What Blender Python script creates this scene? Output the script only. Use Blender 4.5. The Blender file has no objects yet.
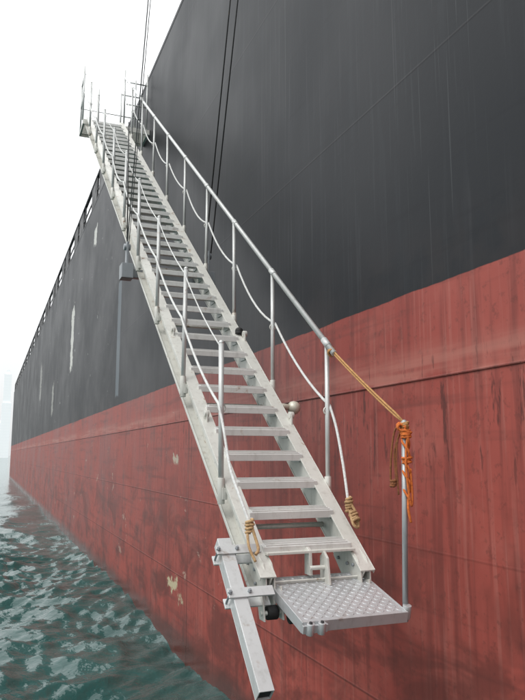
import bpy, math, random
import numpy as np
from mathutils import Vector, Matrix
random.seed(4); rng=np.random.RandomState(7)
D=2.95; CZ=3.0
sc=bpy.context.scene
# ---------------------------------------------------------------- node helpers
class G:
    def __init__(s,name):
        s.m=bpy.data.materials.new(name); s.m.use_nodes=True
        s.t=s.m.node_tree; s.t.nodes.clear()
        s.out=s.t.nodes.new('ShaderNodeOutputMaterial')
        s.b=s.t.nodes.new('ShaderNodeBsdfPrincipled')
        s.t.links.new(s.b.outputs[0],s.out.inputs[0])
        s.geo=s.t.nodes.new('ShaderNodeNewGeometry')
        s.P=s.geo.outputs['Position']
    def set(s,inp,v):
        if isinstance(v,bpy.types.NodeSocket): s.t.links.new(v,inp)
        else:
            if isinstance(v,tuple) and len(v)==3 and inp.type=='RGBA': v=v+(1,)
            inp.default_value=v
    def M(s,op,a,b=0.0,c=0.0,clamp=False):
        n=s.t.nodes.new('ShaderNodeMath'); n.operation=op; n.use_clamp=clamp
        s.set(n.inputs[0],a); s.set(n.inputs[1],b); s.set(n.inputs[2],c); return n.outputs[0]
    def mul(s,*a):
        r=a[0]
        for x in a[1:]: r=s.M('MULTIPLY',r,x)
        return r
    def mix(s,f,a,b,mode='MIX'):
        n=s.t.nodes.new('ShaderNodeMix'); n.data_type='RGBA'; n.blend_type=mode
        s.set(n.inputs[0],f); s.set(n.inputs[6],a); s.set(n.inputs[7],b); return n.outputs[2]
    def scale(s,v,sx,sy,sz,loc=(0,0,0)):
        n=s.t.nodes.new('ShaderNodeMapping'); s.set(n.inputs[0],v)
        n.inputs['Scale'].default_value=(sx,sy,sz); n.inputs['Location'].default_value=loc; return n.outputs[0]
    def noise(s,v,sc_,det=3,rough=.55,dist=0.0):
        n=s.t.nodes.new('ShaderNodeTexNoise'); s.set(n.inputs['Vector'],v)
        n.inputs['Scale'].default_value=sc_; n.inputs['Detail'].default_value=det
        n.inputs['Roughness'].default_value=rough; n.inputs['Distortion'].default_value=dist
        return n.outputs[0]
    def rng(s,v,a,b,c=0.0,d=1.0,smooth=True):
        n=s.t.nodes.new('ShaderNodeMapRange'); n.interpolation_type='SMOOTHSTEP' if smooth else 'LINEAR'
        s.set(n.inputs[0],v); n.inputs[1].default_value=a; n.inputs[2].default_value=b
        n.inputs[3].default_value=c; n.inputs[4].default_value=d; return n.outputs[0]
    def xyz(s):
        n=s.t.nodes.new('ShaderNodeSeparateXYZ'); s.set(n.inputs[0],s.P); return n.outputs
    def bump(s,h,strength=.3,dist=.02,normal=None):
        n=s.t.nodes.new('ShaderNodeBump'); n.inputs['Strength'].default_value=strength
        n.inputs['Distance'].default_value=dist; s.set(n.inputs['Height'],h)
        if normal is not None: s.set(n.inputs['Normal'],normal)
        return n.outputs[0]
    def fin(s,col,rough=.5,metal=0.0,normal=None,**k):
        s.set(s.b.inputs['Base Color'],col); s.set(s.b.inputs['Roughness'],rough); s.set(s.b.inputs['Metallic'],metal)
        if normal is not None: s.set(s.b.inputs['Normal'],normal)
        for a,v in k.items(): s.set(s.b.inputs[a],v)
        return s.m

# ---------------------------------------------------------------- materials
def hull_mat():
    g=G('hull_paint'); X,Y,Z=g.xyz(); P=g.P
    big=g.noise(P,.35,3,.6); med=g.noise(P,1.6,4,.65); fine=g.noise(P,14,3,.7)
    streak=g.noise(g.scale(P,1,5,.35),1.6,3,.6)
    streak2=g.noise(g.scale(P,1,16,.5,(3,9,2)),1.3,2,.6)
    hstreak=g.noise(g.scale(P,1,.25,5,(7,1,4)),1.5,3,.6)
    near=g.rng(Y,8,26,1,.45)
    red=g.mix(g.rng(big,.35,.65),(.245,.048,.038),(.325,.072,.056))
    red=g.mix(g.mul(g.rng(med,.45,.75),.55),red,(.37,.115,.092))
    red=g.mix(g.mul(g.rng(streak,.48,.68),.52,near),red,(.120,.031,.027))
    red=g.mix(g.mul(g.rng(streak2,.54,.70),.32,near),red,(.41,.160,.130))
    red=g.mix(g.mul(g.rng(hstreak,.54,.70),.48),red,(.135,.040,.034))
    red=g.mix(g.mul(g.rng(fine,.54,.70),.42),red,(.105,.034,.028))
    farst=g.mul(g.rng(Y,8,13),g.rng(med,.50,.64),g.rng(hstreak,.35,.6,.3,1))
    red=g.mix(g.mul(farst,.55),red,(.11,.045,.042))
    zb=g.M('ADD',Z,g.mul(g.M('SUBTRACT',med,.5),.20))
    band=g.mul(g.rng(zb,3.55,3.60),g.rng(zb,3.66,3.86,1,0))
    band=g.mul(band,g.rng(hstreak,.38,.60,.12,.60))
    red=g.mix(band,red,(.42,.175,.140))
    tick=g.noise(g.scale(P,1,3.2,.55,(2,5,8)),4.0,4,.7)
    tick=g.mul(g.rng(tick,.575,.65),g.rng(Z,3.56,3.85,1,0),g.rng(Z,2.4,3.2))
    red=g.mix(g.mul(tick,.75),red,(.070,.024,.021))
    low=g.mul(g.rng(Z,3.4,1.6),g.rng(g.noise(g.scale(P,1,1,1.6,(5,2,2)),.9,4,.7,.6),.43,.64))
    red=g.mix(g.mul(low,.68),red,(.100,.030,.025))
    zw=g.M('ADD',Z,g.mul(g.M('SUBTRACT',med,.5),.35))
    wet=g.rng(zw,.08,.45,1,0)
    red=g.mix(g.mul(wet,.75),red,(.060,.022,.017))
    fl=g.noise(g.scale(P,1,.55,1.0,(4,4,4)),2.4,5,.78)
    flz=g.mul(g.rng(Z,.5,.9),g.rng(Z,4.2,3.9),g.rng(Y,7.5,10))
    red=g.mix(g.mul(g.rng(fl,.650,.668),flz,.55),red,(.44,.32,.26))
    # black topsides
    blk=g.mix(g.rng(big,.3,.7),(.0060,.0076,.0108),(.0105,.0128,.0165))
    blk=g.mix(g.mul(g.rng(streak,.5,.75),.45,near),blk,(.020,.023,.028))
    blk=g.mix(g.mul(g.rng(streak2,.58,.70),.25,near),blk,(.042,.045,.051))
    blk=g.mix(g.mul(g.rng(hstreak,.55,.7),.4),blk,(.005,.006,.009))
    sc1=g.noise(g.scale(P,1,22,.22,(1,7,3)),1.0,2,.6)
    blk=g.mix(g.mul(g.rng(sc1,.65,.70),.20),blk,(.13,.135,.14))
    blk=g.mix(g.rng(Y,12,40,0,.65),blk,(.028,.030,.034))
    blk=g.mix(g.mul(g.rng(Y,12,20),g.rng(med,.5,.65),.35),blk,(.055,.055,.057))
    lowz=g.mul(g.rng(Z,5.0,4.2),g.rng(med,.4,.6))
    blk=g.mix(g.mul(lowz,.28),blk,(.040,.030,.028))
    blk=g.mix(g.mul(g.rng(fl,.668,.682),g.rng(Y,14,22),.7),blk,(.40,.41,.39))
    ed=g.M('ADD',Z,g.mul(g.M('SUBTRACT',med,.5),.05))
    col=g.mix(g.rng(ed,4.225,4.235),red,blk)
    en=g.M('SUBTRACT',g.noise(P,2.2,4,.8),.5)
    def mark(yc,hw,z0,z1,c,op=.85,j=.5):
        nonlocal col
        dy=g.M('ADD',g.M('ABSOLUTE',g.M('SUBTRACT',Y,yc)),g.mul(en,j*hw*3))
        m=g.rng(dy,hw*.85,hw,1,0)
        z_=g.M('ADD',Z,g.mul(en,j*1.2))
        m=g.mul(m,g.rng(z_,z0,z0+.06),g.rng(z_,z1-.06,z1,1,0))
        col=g.mix(g.mul(m,op),col,c)
    mark(17.3,.25,4.45,7.5,(.15,.18,.205),.7,.14)
    mark(28.3,.50,6.4,9.0,(.60,.60,.56),.9,1.0)
    mark(22.4,.34,9.9,10.6,(.6,.6,.56),.9,.7)
    mark(36.5,.5,5.0,6.6,(.5,.5,.46),.5,1.5)
    mark(46.0,.7,6.5,8.8,(.45,.45,.42),.5,1.4)
    mark(11.4,.34,.82,1.08,(.50,.46,.30),.85,.8)
    mark(10.85,.16,.66,.78,(.45,.42,.28),.8,.8)
    mark(11.3,.20,2.84,3.08,(.45,.42,.33),.8,.9)
    def seam(v,period,off,w):
        f=g.M('FRACT',g.M('DIVIDE',g.M('ADD',v,off),period))
        d=g.mul(g.M('ABSOLUTE',g.M('SUBTRACT',f,.5)),period)
        return g.rng(d,0,w,1,0)
    s1=seam(Y,8.4,4.2-2.1,.022); s2=seam(Z,2.45,-3.555-1.225,.016)
    s3=g.mul(g.rng(g.M('ABSOLUTE',g.M('SUBTRACT',Z,2.33)),0,.014,1,0),g.rng(Y,6,10,.3,1))
    w=g.mul(g.M('MAXIMUM',g.M('MAXIMUM',s1,s2),s3),g.rng(Z,4.2,4.3,1,.30))
    col=g.mix(g.mul(w,.45),col,(.03,.015,.013))
    dent=g.noise(g.scale(P,1,.4,.5),.9,0,.5)
    h=g.M('ADD',g.mul(w,.35),g.M('ADD',g.mul(dent,.8),g.mul(fine,.07)))
    nb=g.bump(h,.45,.02)
    r=g.M('ADD',g.rng(big,.3,.7,.42,.52),g.mul(wet,-.2))
    return g.fin(col,r,0.0,nb,**{'Specular IOR Level':.22})

def metal_mat(name,base,dark,rust=.3,rough=.45,metal=.25,sc_=1.0,grime=.35):
    g=G(name); P=g.P
    n1=g.noise(P,2.2*sc_,3,.6); n2=g.noise(g.scale(P,3,3,.7),6*sc_,3,.65); n3=g.noise(P,28*sc_,2,.7)
    n4=g.noise(P,6.5*sc_,4,.72,.4)
    c=g.mix(g.rng(n1,.35,.7),base,tuple(v*.86 for v in base))
    c=g.mix(g.mul(g.rng(n2,.50,.74),grime),c,dark)
    c=g.mix(g.mul(g.rng(n3,.55,.75),grime*.5),c,dark)
    c=g.mix(g.mul(g.rng(n4,.60,.68),rust),c,(.28,.14,.055))
    c=g.mix(g.mul(g.rng(n4,.66,.71),rust*1.4),c,(.12,.05,.022))
    return g.fin(c,g.rng(n1,.3,.7,rough-.08,rough+.12),metal,g.bump(n3,.15,.003))

def rope_mat(name,a,b,k=.4):
    g=G(name); n=g.noise(g.P,60,2,.7); n2=g.noise(g.P,4,2,.7)
    c=g.mix(g.mul(g.rng(n,.4,.7),k*1.5),a,b); c=g.mix(g.mul(g.rng(n2,.5,.7),k),c,b)
    return g.fin(c,.85,0,g.bump(n,.5,.004))

M_hull=hull_mat()
M_str=metal_mat('ladder_aluminium',(.63,.625,.58),(.33,.31,.27),.55,.45,.2)
M_tread=metal_mat('tread_aluminium',(.64,.64,.62),(.35,.34,.31),.28,.45,.2)
M_rail=metal_mat('rail_galvanised',(.56,.57,.56),(.34,.34,.32),.22,.40,.3)
M_plate=metal_mat('chequer_plate',(.54,.55,.56),(.30,.30,.29),.16,.36,.4)
M_galv=metal_mat('post_galvanised',(.30,.32,.34),(.17,.18,.19),.12,.45,.4)
M_box=metal_mat('bumper_beam_metal',(.60,.61,.61),(.34,.34,.32),.22,.4,.3)
M_dark=metal_mat('dark_steel',(.035,.035,.037),(.02,.02,.02),.2,.5,.2)
M_cable=metal_mat('wire_rope_steel',(.04,.04,.04),(.02,.02,.02),.1,.5,.4)
M_cableg=metal_mat('wire_rope_grey',(.20,.20,.20),(.12,.12,.12),.1,.5,.4)
M_rubber=G('rubber').fin((.015,.015,.015),.7)
M_wrope=rope_mat('white_rope',(.66,.67,.66),(.40,.39,.36),.35)
M_trope=rope_mat('tan_rope',(.50,.27,.10),(.25,.12,.05))
M_orope=rope_mat('orange_rope',(.66,.17,.03),(.33,.07,.02))
M_drope=rope_mat('brown_rope',(.24,.085,.03),(.10,.04,.02))
M_cream=metal_mat('cream_paint',(.60,.58,.49),(.34,.31,.24),.3)

# ---------------------------------------------------------------- mesh builder
class MB:
    def __init__(s): s.v=[]; s.f=[]; s.sm=[]
    def add(s,vs,fs,smooth=False):
        o=len(s.v); s.v+= [tuple(v) for v in vs]
        for f in fs: s.f.append(tuple(i+o for i in f)); s.sm.append(smooth)
    def box(s,x0,x1,y0,y1,z0,z1,mat=None):
        vs=[Vector((x,y,z)) for x in(x0,x1) for y in(y0,y1) for z in(z0,z1)]
        if mat: vs=[mat@v for v in vs]
        s.add(vs,[(0,1,3,2),(4,6,7,5),(0,4,5,1),(2,3,7,6),(0,2,6,4),(1,5,7,3)])
    def prism(s,prof,x0,x1,mat=None):
        n=len(prof)
        vs=[Vector((x0,y,z)) for y,z in prof]+[Vector((x1,y,z)) for y,z in prof]
        if mat: vs=[mat@v for v in vs]
        fs=[tuple(range(n))[::-1],tuple(range(n,2*n))]+[(i,(i+1)%n,n+(i+1)%n,n+i) for i in range(n)]
        s.add(vs,fs)
    def tube(s,pts,r,seg=10,caps=True,smooth=True):
        pts=[Vector(p) for p in pts]; n=len(pts)
        rr=r if isinstance(r,(list,tuple)) else [r]*n
        vs=[];up=None
        for i,p in enumerate(pts):
            t=(pts[min(i+1,n-1)]-pts[max(i-1,0)])
            if t.length<1e-9: t=Vector((0,0,1))
            t.normalize()
            if up is None:
                up=Vector((1,0,0)) if abs(t.x)<.8 else Vector((0,1,0))
            a=(up-t*up.dot(t)); a.normalize(); b=t.cross(a); up=a
            for k in range(seg):
                q=2*math.pi*k/seg; vs.append(p+(a*math.cos(q)+b*math.sin(q))*rr[i])
        fs=[(i*seg+k,i*seg+(k+1)%seg,(i+1)*seg+(k+1)%seg,(i+1)*seg+k) for i in range(n-1) for k in range(seg)]
        s.add(vs,fs,smooth)
        if caps:
            o=len(s.v)-len(vs)
            s.f.append(tuple(o+k for k in range(seg))[::-1]); s.sm.append(False)
            s.f.append(tuple(o+(n-1)*seg+k for k in range(seg))); s.sm.append(False)
    def ball(s,c,r,sz=1.0):
        c=Vector(c); k=6
        self_pts=[c+Vector((0,0,r*sz*math.cos(math.pi*i/k))) for i in range(k+1)]
        s.tube(self_pts,[max(1e-4,r*math.sin(math.pi*i/k)) for i in range(k+1)],12,False)
    def obj(s,name,mat,parent=None,bevel=0):
        me=bpy.data.meshes.new(name); me.from_pydata(s.v,[],s.f); me.validate()
        if len(me.polygons)==len(s.sm): me.polygons.foreach_set('use_smooth',s.sm)
        me.materials.append(mat); me.update()
        o=bpy.data.objects.new(name,me); sc.collection.objects.link(o)
        if parent: o.parent=parent
        if bevel:
            b=o.modifiers.new('bevel','BEVEL'); b.width=bevel; b.segments=2; b.limit_method='ANGLE'; b.angle_limit=math.radians(50)
        return o
def empty(name):
    e=bpy.data.objects.new(name,None); sc.collection.objects.link(e); return e

# ---------------------------------------------------------------- ladder frame
SL=.78; A=math.atan(SL); dv=Vector((0,math.cos(A),math.sin(A))); nv=Vector((0,-math.sin(A),math.cos(A)))
def zl(y): return SL*y-3.79+CZ
Y0=3.93; YT=14.05; LEN=(YT-Y0)/math.cos(A)
def LP(x,t,s): return Vector((x,Y0,zl(Y0)))+dv*t+nv*s
LM=Matrix.Translation((0,Y0,zl(Y0)))@Matrix(((1,0,0,0),(0,dv.y,nv.y,0),(0,dv.z,nv.z,0),(0,0,0,1)))
L=empty('accommodation_ladder')
m=MB()
dep=.21
for side,(xw,xo) in {'l':(1.635,1.565),'r':(2.275,2.345)}.items():
    a,b=min(xw,xo),max(xw,xo)
    wx0,wx1=(xw-.006,xw+.006)
    m.prism([(0.05,-dep+.012),(0,-dep*.55),(0,-.012),(LEN,-.012),(LEN,-dep+.012)],wx0,wx1,LM)
    ex=.010
    fx0,fx1=(a-ex if side=='r' else a),(b+ex if side=='l' else b)
    m.box(fx0-(.02 if side=='r' else 0),fx1+(.02 if side=='l' else 0),0,LEN,-.012,0,LM)
    m.box(fx0,fx1,.04,LEN,-dep,-dep+.012,LM)
    if side=='l': m.box(a-.006,a,0,LEN,-.030,.002,LM); m.box(a-.006,a,.05,LEN,-dep-.002,-dep+.028,LM)
    else: m.box(b,b+.006,0,LEN,-.030,.002,LM); m.box(b,b+.006,.05,LEN,-dep-.002,-dep+.028,LM)
    for t in (1.9,4.6,7.4,10.1):
        xo2=xw+(-.010 if side=='l' else .010)
        m.box(min(xw,xo2),max(xw,xo2),t,t+.28,-dep+.03,-.03,LM)
m.obj('stringers',M_str,L,.002)
m=MB()
for xw,sg in((1.625,-1),(2.285,1)):
    for i in range(44):
        t=.35+i*.311
        if t>LEN-.1: break
        for ds in(-.08,-.13):
            p=LP(xw,t+(ds+.1)*.6,ds); m.tube([p,p+Vector((sg*.012,0,0))],.010,8)
for t,s in((.10,-.05),(.16,-.10),(.10,-.16),(.27,-.05),(.27,-.16)):
    for x,sg in((1.599,-1),(2.254,-1)):
        p=LP(x,t,s); m.tube([p,p+Vector((sg*.012,0,0))],.011,8)
m.obj('bolts',M_galv,L)
# treads
m=MB(); rb=MB(); pitch=.2475; y=4.20
while y<YT-.05:
    zc=zl(y)-.035+random.uniform(-.002,.002); tl=.05+random.uniform(-.02,.02)
    prof=[];n=9;hw=.112
    for i in range(n):
        u=-hw+2*hw*i/(n-1); prof.append((y+u,zc-1.5*u*u+u*tl))
    low=[(a,b-.016) for a,b in prof[::-1]]
    poly=prof+low[:-1]+[(y-hw+.014,prof[0][1]-.018),(y-hw+.014,prof[0][1]-.048),(y-hw,prof[0][1]-.048)]
    m.prism(poly,1.643,2.267)
    for i in range(7):
        u=-.095+i*.030; z=zc-1.5*u*u+u*tl
        rb.box(1.665,2.245,y+u-.005,y+u+.005,z-.002,z+.005)
    for x0 in(1.643,2.259): m.box(x0,x0+.008,y-.07,y+.07,zc-.085,zc-.012)
    y+=pitch
m.obj('treads',M_tread,L,.0015); rb.obj('tread_ribs',M_tread,L)
m=MB()
for i in range(9):
    t=.6+i*1.5; m.tube([LP(1.64,t,-dep+.04),LP(2.27,t,-dep+.04)],.018,8)
m.obj('cross_tubes',M_str,L)
# posts
posts=[4.62+1.067*i for i in range(9)]
HR=1.04
m=MB(); hd=MB()
for i,yp in enumerate(posts):
    for x,sg in((1.535,-1),(2.375,1)):
        lean=.012*math.sin(i*2.1+sg)
        zt=zl(yp)+HR-(.05 if sg<0 else 0)
        m.tube([(x,yp,zl(yp)-.13),(x+lean,yp+lean*.5,zt)],.0185 if sg>0 else .0195,12)
        hd.tube([(x,yp,zl(yp)-.15),(x,yp,zl(yp)+.03)],.026,12)
        hd.box(min(x,x-sg*.035),max(x,x-sg*.035),yp-.035,yp+.035,zl(yp)-.12,zl(yp)-.04)
        m.ball((x+lean,yp+lean*.5,zt),.021)
        hd.tube([(x+.028*math.cos(q),yp,zl(yp)+.52+.028*math.sin(q)) for q in[j*math.pi/5 for j in range(11)]],.006,6)
m.obj('stanchions',M_rail,L); hd.obj('stanchion_sockets',M_str,L,.002)
m=MB()
ya=posts[0]-.13; yb=YT+.15
m.tube([(2.378,ya,zl(ya)+HR),(2.378,yb,zl(yb)+HR)],.0225,14)
for yp in posts: m.tube([(2.378,yp-.04,zl(yp-.04)+HR),(2.378,yp+.04,zl(yp+.04)+HR)],.027,12)
m.obj('handrail',M_rail,L)
def sag(a,b,s,n=9):
    a=Vector(a);b=Vector(b); return [a.lerp(b,i/n)+Vector((0,0,-4*s*(i/n)*(1-i/n))) for i in range(n)]
def bez(pts,n=10):
    out=[];P=[Vector(p) for p in pts];P=[2*P[0]-P[1]]+P+[2*P[-1]-P[-2]]
    for i in range(1,len(P)-2):
        for j in range(n):
            t=j/n; p0,p1,p2,p3=P[i-1:i+3]
            out.append(.5*((2*p1)+(p2-p0)*t+(2*p0-5*p1+4*p2-p3)*t*t+(3*p1-p0-3*p2+p3)*t**3))
    out.append(P[-2]); return out
m=MB()
for x,hh,end in((2.40,.56,[(2.40,4.52,CZ+.20),(2.385,4.40,CZ-.06),(2.36,4.30,CZ-.27),(2.35,4.27,CZ-.33)]),
            (1.51,.55,[(1.51,4.50,CZ+.18),(1.50,4.33,CZ-.08),(1.52,4.17,CZ-.28),(1.545,4.08,CZ-.42)])):
    path=[]
    yy=[YT+.3]+posts[::-1]
    for i in range(len(yy)-1):
        path+=sag((x,yy[i],zl(yy[i])+hh),(x,yy[i+1],zl(yy[i+1])+hh),.05+.08*random.random())
    path+=bez([(x,posts[0],zl(posts[0])+hh)]+end,6)
    m.tube(path,.0105,8)
m.obj('side_ropes',M_wrope,L)
path=[]
yy=[YT+.3]+posts[::-1]
for i in range(len(yy)-1):
    path+=sag((1.53,yy[i],zl(yy[i])+HR-.09),(1.53,yy[i+1],zl(yy[i+1])+HR-.09),.04+.05*random.random())
path.append(Vector((1.53,yy[-1],zl(yy[-1])+HR-.09)))
m2=MB(); m2.tube(path,.006,6); m2.obj('thin_side_rope',M_wrope,L)
def knot(mb,c,r,rad,turns=5,axis=Vector((0,0,1)),h=.08,seed=0):
    rs=random.Random(seed); pts=[]
    ax=Vector(axis).normalized(); u=ax.orthogonal().normalized(); w=ax.cross(u)
    N=turns*10; rr=r
    for i in range(N+1):
        q=2*math.pi*i/10
        if i%3==0: rr=r*(1+.25*rs.uniform(-1,1))
        pts.append(Vector(c)+u*math.cos(q)*rr+w*math.sin(q)*rr+ax*(h*(i/N-.5)+rs.uniform(-.003,.003)))
    mb.tube(pts,rad,7)
m=MB()
knot(m,(2.355,4.27,CZ-.34),.020,.010,5,h=.10,seed=1)
knot(m,(2.36,4.20,CZ-.42),.022,.010,4,(0,.7,.7),.08,seed=2)
m.tube(bez([(2.35,4.27,CZ-.30),(2.385,4.22,CZ-.40),(2.37,4.17,CZ-.48),(2.33,4.17,CZ-.46),(2.34,4.23,CZ-.38)]),.010,8)
knot(m,(1.545,4.08,CZ-.44),.020,.010,4,h=.08,seed=3)
m.tube(bez([(1.545,4.08,CZ-.40),(1.57,4.05,CZ-.50),(1.58,4.02,CZ-.57),(1.555,4.0,CZ-.60)]),.010,8)
m.tube(bez([(1.535,4.10,CZ-.42),(1.525,4.04,CZ-.55),(1.55,3.99,CZ-.64)]),.009,8)
m.obj('rope_lashings',rope_mat('lashing_rope',(.50,.33,.17),(.24,.13,.06)),L)

m=MB()
for x in(1.60,1.655,2.255,2.32):
    m.prism([(-.09,-.13),(-.09,-.19),(.02,-.235),(.34,-.205),(.34,-.02),(.10,.012),(.02,-.01)],x,x+.010,LM)
m.box(1.645,2.265,.02,.03,-.20,-.07,LM)
m.obj('end_gussets',M_str,L,.002)
m=MB()
m.box(1.645,2.265,4.03,4.17,CZ-.615,CZ-.600)
m.prism([(4.02,CZ-.75),(4.10,CZ-.75),(4.10,CZ-.60),(4.07,CZ-.58),(4.03,CZ-.60)],1.93,1.95)
m.prism([(3.93,CZ-.80),(4.06,CZ-.80),(4.06,CZ-.64),(4.01,CZ-.60),(3.96,CZ-.64)],2.02,2.035)
m.tube([(1.92,4.0,CZ-.70),(2.05,4.0,CZ-.70)],.014,8)
m.obj('landing_lugs',M_str,L,.002)

# platform
pa=Vector((0,4.10,CZ-.76)); pb=Vector((0,3.56,CZ-.905)); pd=(pa-pb); PLn=pd.length; pd.normalize(); pn=Vector((0,-pd.z,pd.y))
PM=Matrix.Translation(pb)@Matrix(((1,0,0,0),(0,pd.y,pn.y,0),(0,pd.z,pn.z,0),(0,0,0,1)))
m=MB(); px0,px1=1.665,2.325
m.box(px0,px1,0.0,PLn,-.008,0,PM)
for iy in range(15):
    for ix in range(19):
        cx=px0+.03+ix*(px1-px0-.06)/18; cy=.03+iy*(PLn-.06)/14
        q=math.radians(45 if (ix+iy)%2 else -45); a=.015;b=.005
        pts=[(a,0),(0,b),(-a,0),(0,-b)]
        P4=[(cx+u*math.cos(q)-v*math.sin(q),cy+u*math.sin(q)+v*math.cos(q)) for u,v in pts]
        P4i=[(cx+(u*math.cos(q)-v*math.sin(q))*.6,cy+(u*math.sin(q)+v*math.cos(q))*.6) for u,v in pts]
        vs=[PM@Vector((u,v,.0002)) for u,v in P4]+[PM@Vector((u,v,.0032)) for u,v in P4i]
        m.add(vs,[(4,5,6,7)]+[(i,(i+1)%4,4+(i+1)%4,4+i) for i in range(4)])
m.obj('platform_plate',M_plate,L)
m=MB()
m.box(px0-.012,px1+.012,-.014,-.0005,-.060,.004,PM)
m.box(px0-.012,px0-.001,0,PLn,-.060,.004,PM)
m.box(px1+.001,px1+.012,0,PLn,-.060,.004,PM)
m.box(px0,px1,PLn-.012,PLn,-.055,-.0085,PM)
for fx in(.33,.66):
    x=px0+(px1-px0)*fx; m.box(x-.012,x+.012,0,PLn-.013,-.05,-.0085,PM)
for cx in(px0+.03,px0+.10):
    m.tube([PM@Vector((cx,-.034,-.060)),PM@Vector((cx,-.034,.004))],.022,14)
m.tube([PM@Vector((px1+.034,.035,-.06)),PM@Vector((px1+.034,.035,.02))],.026,14)
m.box(px0-.012,px0+.14,-.034,-.0145,-.055,-.01,PM)
m.obj('platform_frame',M_plate,L,.002)
m=MB()
for cx in(px0+.03,px0+.10): m.tube([PM@Vector((cx,-.034,-.0)),PM@Vector((cx,-.034,.012))],.010,8)
for x in(1.70,2.29): m.tube([(x,4.10,CZ-.80),(x+.03,4.10,CZ-.80)],.02,10)
m.obj('platform_bolts',M_dark,L)
m=MB()
m.tube([(1.60,3.94,CZ-.93),(1.67,3.94,CZ-.93)],.042,20)
m.tube([(1.72,3.88,CZ-.95),(1.80,3.88,CZ-.95)],.042,18)
m.obj('rollers',M_rubber,L,.006)
m=MB()
m.tube([(1.56,3.93,CZ-.93),(2.36,3.93,CZ-.93)],.014,8)
for x in(1.567,1.69,2.30): m.prism([(3.89,CZ-.97),(3.97,CZ-.97),(4.03,CZ-.80),(3.93,CZ-.78)],x,x+.010)
m.obj('roller_bracket',M_str,L,.002)
m=MB(); cx=px1+.034
pbse=PM@Vector((cx,.035,-.08)); pt=Vector((2.385,3.60,CZ+.20))
m.tube([pbse,pt],.0175,14); m.ball(pt,.0185)
m.tube([pt-Vector((0,0,.06)),pt+Vector((0,0,.005))],.023,12)
m.obj('platform_stanchion',metal_mat('stanchion_steel',(.38,.40,.41),(.24,.25,.25),.15,.42,.4),L)

# bumper beam
b0=Vector((1.41,3.49,CZ-1.235)); b1=Vector((1.40,4.21,CZ-.545)); bd=(b1-b0).normalized(); bn=Vector((0,-bd.z,bd.y)); bl=(b1-b0).length
BM=Matrix.Translation(b0)@Matrix(((1,0,0,0),(0,bd.y,bn.y,0),(0,bd.z,bn.z,0),(0,0,0,1)))
m=MB()
w=.043;t=.006
m.box(-w,w,0,bl,w-t,w,BM); m.box(-w,w,0,bl,-w,-w+t,BM); m.box(-w,-w+t,0,bl,-w+t,w-t,BM); m.box(w-t,w,0,bl,-w+t,w-t,BM)
m.obj('bumper_beam',M_box,L,.002)
m=MB(); m.box(-w+t+.001,w-t-.001,.012,.020,-w+t+.001,w-t-.001,BM); m.box(-w+t+.001,w-t-.001,bl-.02,bl-.012,-w+t+.001,w-t-.001,BM); m.obj('beam_end_caps',M_dark,L)
m=MB(); mb_=MB()
for tt in(bl-.13,bl-.44):
    m.box(-w-.03,w+.17,tt,tt+.065,w+.0005,w+.013,BM)
    m.box(-w-.03,w+.17,tt,tt+.065,-w-.013,-w-.0005,BM)
    for xx in(-w-.018,w+.016):
        mb_.tube([BM@Vector((xx,tt+.032,-w-.03)),BM@Vector((xx,tt+.032,w+.035))],.007,8)
        mb_.tube([BM@Vector((xx,tt+.032,w+.013)),BM@Vector((xx,tt+.032,w+.025))],.013,6,smooth=False)
m.obj('beam_clamps',M_box,L,.002); mb_.obj('clamp_bolts',M_galv,L)

m=MB()
for yy_ in(5.22,6.35):
    p=Vector((2.345,yy_,zl(yy_)))
    m.box(2.33,2.345,yy_-.04,yy_+.04,p.z-.03,p.z+.05); m.tube([p+Vector((-.02,0,.05)),p+Vector((.02,0,.05))],.03,14)
for yy_ in(5.22,6.35):
    m.box(1.60,1.612,yy_-.03,yy_+.03,zl(yy_)-.03,zl(yy_)+.045); m.tube([(1.585,yy_,zl(yy_)+.045),(1.625,yy_,zl(yy_)+.045)],.026,12)
m.obj('side_lugs',M_str,L,.003)
m=MB(); m.tube([(2.345,5.55,zl(5.55)-.10),(2.50,5.55,zl(5.55)-.12)],[.022,.03],16); m.ball((2.52,5.55,zl(5.55)-.12),.062); m.obj('fender_roller',M_cream,L)
m=MB(); m.ball((2.31,6.42,zl(6.42)+.035),.042,.9); m.tube([(2.31,6.42,zl(6.42)),(2.31,6.42,zl(6.42)+.03)],.04,12); m.obj('lamp_socket',M_rubber,L)
m=MB(); yb_=8.05
m.box(1.40,2.50,yb_-.05,yb_+.05,zl(yb_)-.36,zl(yb_)-.26)
for x in(1.44,2.47):
    m.box(x-.07,x+.07,yb_-.09,yb_+.09,zl(yb_)-.38,zl(yb_)-.20)
    m.box(x-.012,x+.012,yb_-.05,yb_+.05,zl(yb_)-.20,zl(yb_)+.08)
    m.tube([(x-.04,yb_,zl(yb_)+.02),(x+.04,yb_,zl(yb_)+.02)],.04,14)
m.obj('lifting_beam',M_galv,L,.003)

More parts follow.
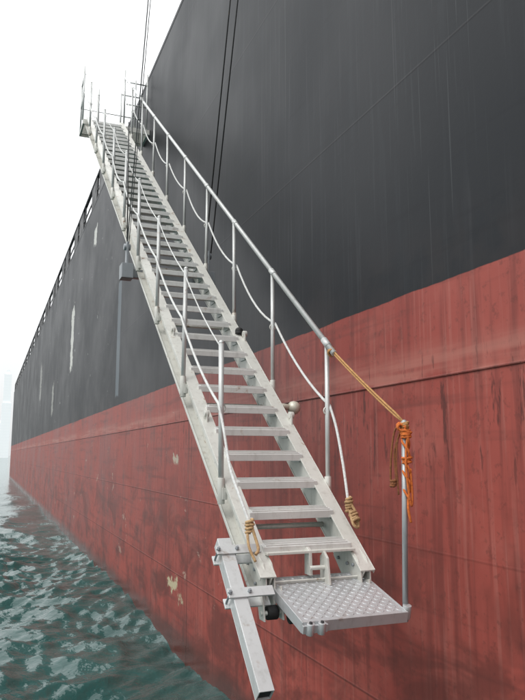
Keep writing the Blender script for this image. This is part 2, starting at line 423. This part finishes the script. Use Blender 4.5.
R=empty('orange_rope_lashing')
m=MB()
ra=Vector((2.378,posts[0]-.10,zl(posts[0]-.10)+HR)); rb_=Vector(pt)
for o in(-.010,.010):
    m.tube([p+Vector((0,0,o)) for p in sag(ra,rb_,.012)]+[rb_],.0072,7)
knot(m,ra+Vector((0,.02,.0)),.026,.007,4,dv,.045,seed=5)
knot(m,rb_+Vector((0,0,-.02)),.023,.008,4,h=.045,seed=6)
m.obj('tan_rope',M_trope,R)
m=MB()
for ph in(0,2.6):
    m.tube([(2.383+(.019+.008*math.sin(i*.31+ph))*math.cos(ph+i*.30),3.585+.024*math.sin(ph+i*.30),CZ+.16-i*.0088) for i in range(50)],.0078,7)
knot(m,(2.385,3.59,CZ-.03),.026,.008,3,h=.04,seed=8)
knot(m,(2.385,3.59,CZ+.13),.028,.009,4,h=.05,seed=9)
knot(m,(2.36,3.60,CZ+.17),.022,.008,3,(.3,.8,.2),.05,seed=12)
m.tube(bez([(2.385,3.57,CZ+.12),(2.365,3.565,CZ-.02),(2.37,3.56,CZ-.18),(2.39,3.56,CZ-.30),(2.40,3.56,CZ-.24),(2.395,3.565,CZ-.08)]),.0065,7)
m.tube(bez([(2.385,3.58,CZ-.25),(2.375,3.57,CZ-.32),(2.39,3.57,CZ-.40)]),.008,7)
m.obj('orange_coil',M_orope,R)
m=MB()
m.tube(bez([(2.385,3.60,CZ+.19),(2.345,3.64,CZ+.16),(2.325,3.66,CZ+.02),(2.32,3.67,CZ-.14),(2.335,3.66,CZ-.19),(2.345,3.65,CZ-.14),(2.34,3.65,CZ+.02),(2.37,3.62,CZ+.15)]),.0065,7)
m.tube(bez([(2.375,3.60,CZ+.18),(2.355,3.63,CZ+.10),(2.345,3.64,CZ-.05),(2.355,3.64,CZ-.24)]),.0055,7)
knot(m,(2.330,3.66,CZ-.17),.015,.007,4,h=.04,seed=10)
m.obj('brown_loop',M_drope,R)

H=empty('hoist_wire_ropes')
m=MB(); g_=MB()
ztop=11.9
def cab(mb,x,dx,dy,r):
    z0=zl(yb_)+.05
    y1=yb_+dy+(7.09-8.05)*(ztop-z0)/3.0
    mb.tube([(x+dx,yb_+dy,z0),(x+dx*1.6,y1,ztop)],r,6)
cab(m,2.47,-.035,0,.0085); cab(m,2.47,.045,.03,.0085)
cab(g_,1.44,0,0,.007); cab(g_,1.44,.025,.03,.005)
m.obj('inner_falls',M_cable,H); g_.obj('outer_falls',M_cableg,H)
m=MB()
m.tube([(1.44,yb_,zl(yb_)),(1.50,yb_+.5,zl(yb_)+1.9)],.008,6)
m.obj('bridle',M_cable,H)
Dv=empty('ladder_davit'); m=MB(); yd=yb_+(7.09-8.05)*(ztop-zl(yb_))/3.0
for yy_ in(yd-.12,yd+.12):
    m.box(1.30,4.2,yy_-.06,yy_+.06,ztop+.02,ztop+.22)
m.box(3.9,4.2,yd-.25,yd+.25,11.62,ztop+.02)
m.obj('arm',M_galv,Dv,.01)
m=MB()
for x in(1.44,2.47): m.tube([(x-.03,yd,ztop+.05),(x+.03,yd,ztop+.05)],.14,20)
m.obj('sheaves',M_dark,Dv)

# top platform
T=empty('upper_platform'); m=MB(); r_=MB(); zt=zl(YT)-.02; yw=.72
y=YT+.13
while y<YT+yw: m.box(1.51,D-.05,y,y+.012,zt-.035,zt); y+=.045
for x in(1.50,2.2,D-.06): m.box(x,x+.04,YT+.12,YT+yw,zt-.10,zt-.036)
m.box(1.50,D-.003,YT+.10,YT+.119,zt-.10,zt+.01); m.box(1.50,D-.003,YT+yw+.01,YT+yw+.03,zt-.10,zt+.01)
m.obj('grating',M_str,T)
for (x,yy_,hh) in((1.50,YT+.14,1.25),(1.52,YT+yw,1.12),(1.9,YT+yw,1.1),(2.4,YT+yw,1.1),(2.9,YT+yw,1.1),(2.38,YT+.14,1.35),(2.62,YT+.14,1.15),(2.88,YT+.14,1.35)):
    r_.tube([(x,yy_,zt),(x,yy_,zt+hh)],.019,10)
for hh in(.55,1.08):
    r_.tube([(1.51,YT+.14,zt+hh),(1.52,YT+yw,zt+hh)],.016,8); r_.tube([(2.4,YT+yw+.005,zt+hh),(2.9,YT+yw+.005,zt+hh)],.016,8)
    r_.tube([(2.42,YT+.14,zt+hh),(2.9,YT+.14,zt+hh)],.016,8)
r_.tube([(1.52,YT+yw+.005,zt+.55),(2.4,YT+yw+.005,zt+.55)],.010,8)
r_.obj('railing',M_rail,T)

# ---------------------------------------------------------------- ship
S=empty('cargo_ship'); ZD=11.55; YE=106
m=MB()
pl=[(D,-45),(D,20),(D,55),(D,YE-6)]
for i in range(1,9):
    q=i/8*math.pi/2; pl.append((D+5*(1-math.cos(q)),YE-6+6*math.sin(q)))
pl+=[(30,YE),(30,-45)]
zs=[-3,0,4,ZD]
vs=[(x,y,z) for z in zs for x,y in pl]; n=len(pl)
fs=[(k*n+i,k*n+(i+1)%n,(k+1)*n+(i+1)%n,(k+1)*n+i) for k in range(3) for i in range(n)]
fs+=[tuple(range(3*n,4*n)),tuple(range(n))[::-1]]
m.add(vs,fs); m.obj('hull_plating',M_hull,S)
m=MB(); m.box(D-.010,D+.01,-45,YE-6,3.547,3.563); m.box(D-.006,D+.01,-45,YE-6,ZD-.06,ZD+.03)
m.obj('lap_seam',M_hull,S,.004)
m=MB()
y=21.0;i=0
while y<YE-7:
    if i%3!=2: m.box(D+.04,D+.10,y,y+1.3,ZD+.0,ZD+.95)
    m.box(D+.05,D+.09,y+1.3,y+1.36,ZD,ZD+.95)
    y+=1.8;i+=1
m.box(D+.02,D+.12,21,YE-7,ZD+.951,ZD+1.02); m.box(D+.051,D+.089,21,YE-7,ZD+.45,ZD+.5)
m.obj('bulwark',M_dark,S)
m=MB(); m.box(9,28,76,98,ZD+.01,ZD+12); m.obj('deckhouse',M_cream,S,.05)

# ---------------------------------------------------------------- distant buildings
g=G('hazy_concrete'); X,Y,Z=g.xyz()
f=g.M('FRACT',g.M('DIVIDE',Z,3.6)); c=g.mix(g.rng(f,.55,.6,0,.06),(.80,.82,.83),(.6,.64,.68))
MH=g.fin(c,.9,**{'Emission Color':(.90,.95,.98),'Emission Strength':.15})  # unlit towers; weak emission puts atmospheric haze into their colour
def tower(px,dist,w,h,steps):
    m=MB(); c=Vector((dist*.0205+px,dist,0)); z=0
    for ws,hs in steps: m.box(c.x-w*ws/2,c.x+w*ws/2,c.y-w*ws/2,c.y+w*ws/2,z,z+h*hs-.02); z+=h*hs
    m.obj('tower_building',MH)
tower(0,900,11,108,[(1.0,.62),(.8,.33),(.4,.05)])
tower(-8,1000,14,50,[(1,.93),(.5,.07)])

# ---------------------------------------------------------------- water
def grade(lo,hi,d,end_lo,end_hi,gr=1.045):
    c=list(np.arange(lo,hi,d)); a=[];s=d;v=hi
    while v<end_hi: a.append(v); s*=gr; v+=s
    a.append(end_hi); b=[];s=d;v=lo
    while v>end_lo:
        s*=gr; v-=s; b.append(v)
    return np.array(b[::-1]+c+a)
xs=grade(-9,D+.3,.06,-4000,4000); ys=grade(3,22,.06,-600,6000,1.025)
Xg,Yg=np.meshgrid(xs,ys); dx=np.gradient(xs); dy=np.gradient(ys)
Sp=np.maximum(*np.meshgrid(dx,dy))
h=np.zeros_like(Xg); wd=math.radians(-35)
Xw=Xg+.25*np.sin(Yg*.9+1)+.12*np.sin(Xg*1.9+Yg*.6); Yw=Yg+.25*np.sin(Xg*.9+2)+.12*np.sin(Yg*2.1-Xg*.8)
for i in range(80):
    lam=.26*(6.0/.26)**(rng.rand()**1.15); th=wd+rng.normal(0,.7); kk=2*math.pi/lam
    a=.0082*lam**.76*(.6+.8*rng.rand()); ph=rng.rand()*6.28
    mask=np.clip((lam/Sp-3)/4,0,1)
    s_=np.sin(kk*(Xw*math.cos(th)+Yw*math.sin(th))+ph)
    h+=a*mask*(.6-1.2*np.abs(s_)**1.1 if i%2 else s_)
h-=h.mean()
nx,ny=len(xs),len(ys)
V=np.stack([Xg.ravel(),Yg.ravel(),h.ravel()],1)
idx=np.arange(nx*ny).reshape(ny,nx)
F=np.stack([idx[:-1,:-1].ravel(),idx[:-1,1:].ravel(),idx[1:,1:].ravel(),idx[1:,:-1].ravel()],1)
me=bpy.data.meshes.new('water'); me.vertices.add(len(V)); me.vertices.foreach_set('co',V.ravel())
me.loops.add(F.size); me.loops.foreach_set('vertex_index',F.ravel().astype(np.int32))
me.polygons.add(len(F)); me.polygons.foreach_set('loop_start',np.arange(0,F.size,4,dtype=np.int32)); me.polygons.foreach_set('loop_total',np.full(len(F),4,dtype=np.int32))
me.polygons.foreach_set('use_smooth',np.ones(len(F),dtype=bool)); me.update(); me.validate()
g=G('sea_water')
n1=g.noise(g.P,2.4,3,.55,.3); n2=g.noise(g.P,9,2,.5,.4); n0=g.noise(g.P,.25,2,.5)
hgt=g.M('ADD',g.mul(n1,.7),g.mul(n2,.22))
c=g.mix(g.rng(n0,.3,.7),(.020,.064,.059),(.028,.082,.075))
me.materials.append(g.fin(c,.07,0,g.bump(hgt,.7,.07),IOR=1.333))
o=bpy.data.objects.new('water',me); sc.collection.objects.link(o)

# ---------------------------------------------------------------- world (overcast) + soft sun
w=bpy.data.worlds.new('World'); sc.world=w; w.use_nodes=True; nt=w.node_tree; nt.nodes.clear()
out=nt.nodes.new('ShaderNodeOutputWorld'); sky=nt.nodes.new('ShaderNodeTexSky'); sky.sky_type='NISHITA'; sky.sun_disc=False
EL,RO=math.radians(52),math.radians(250)
sky.sun_elevation=EL; sky.sun_rotation=RO; sky.dust_density=4
b1_=nt.nodes.new('ShaderNodeBackground'); b1_.inputs[1].default_value=.08; nt.links.new(sky.outputs[0],b1_.inputs[0])
tc=nt.nodes.new('ShaderNodeTexCoord'); sp=nt.nodes.new('ShaderNodeSeparateXYZ'); nt.links.new(tc.outputs['Generated'],sp.inputs[0])
mr=nt.nodes.new('ShaderNodeMapRange'); nt.links.new(sp.outputs[2],mr.inputs[0])
mr.inputs[1].default_value=0; mr.inputs[2].default_value=1; mr.inputs[3].default_value=.90; mr.inputs[4].default_value=2.7
b2_=nt.nodes.new('ShaderNodeBackground'); b2_.inputs[0].default_value=(.985,1.0,1.005,1); nt.links.new(mr.outputs[0],b2_.inputs[1])
mx=nt.nodes.new('ShaderNodeMixShader'); mx.inputs[0].default_value=.88
nt.links.new(b1_.outputs[0],mx.inputs[1]); nt.links.new(b2_.outputs[0],mx.inputs[2]); nt.links.new(mx.outputs[0],out.inputs[0])
sl=bpy.data.lights.new('sun','SUN'); sl.energy=1.0; sl.angle=math.radians(18); sl.color=(1,.97,.93)
so=bpy.data.objects.new('sun',sl); sc.collection.objects.link(so)
sd=Vector((math.sin(RO)*math.cos(EL),math.cos(RO)*math.cos(EL),math.sin(EL)))
so.rotation_euler=sd.to_track_quat('Z','Y').to_euler()
# ---------------------------------------------------------------- camera
cd=bpy.data.cameras.new('camera'); cam=bpy.data.objects.new('camera',cd); sc.collection.objects.link(cam)
cam.location=(0,0,CZ); cam.rotation_euler=(math.radians(98.8),0,math.radians(-21.8))
cd.sensor_width=36; cd.lens=34.97; cd.clip_end=20000; cd.clip_start=.05
sc.camera=cam
sc.view_settings.view_transform='Standard'; sc.view_settings.look='None'; sc.view_settings.exposure=0
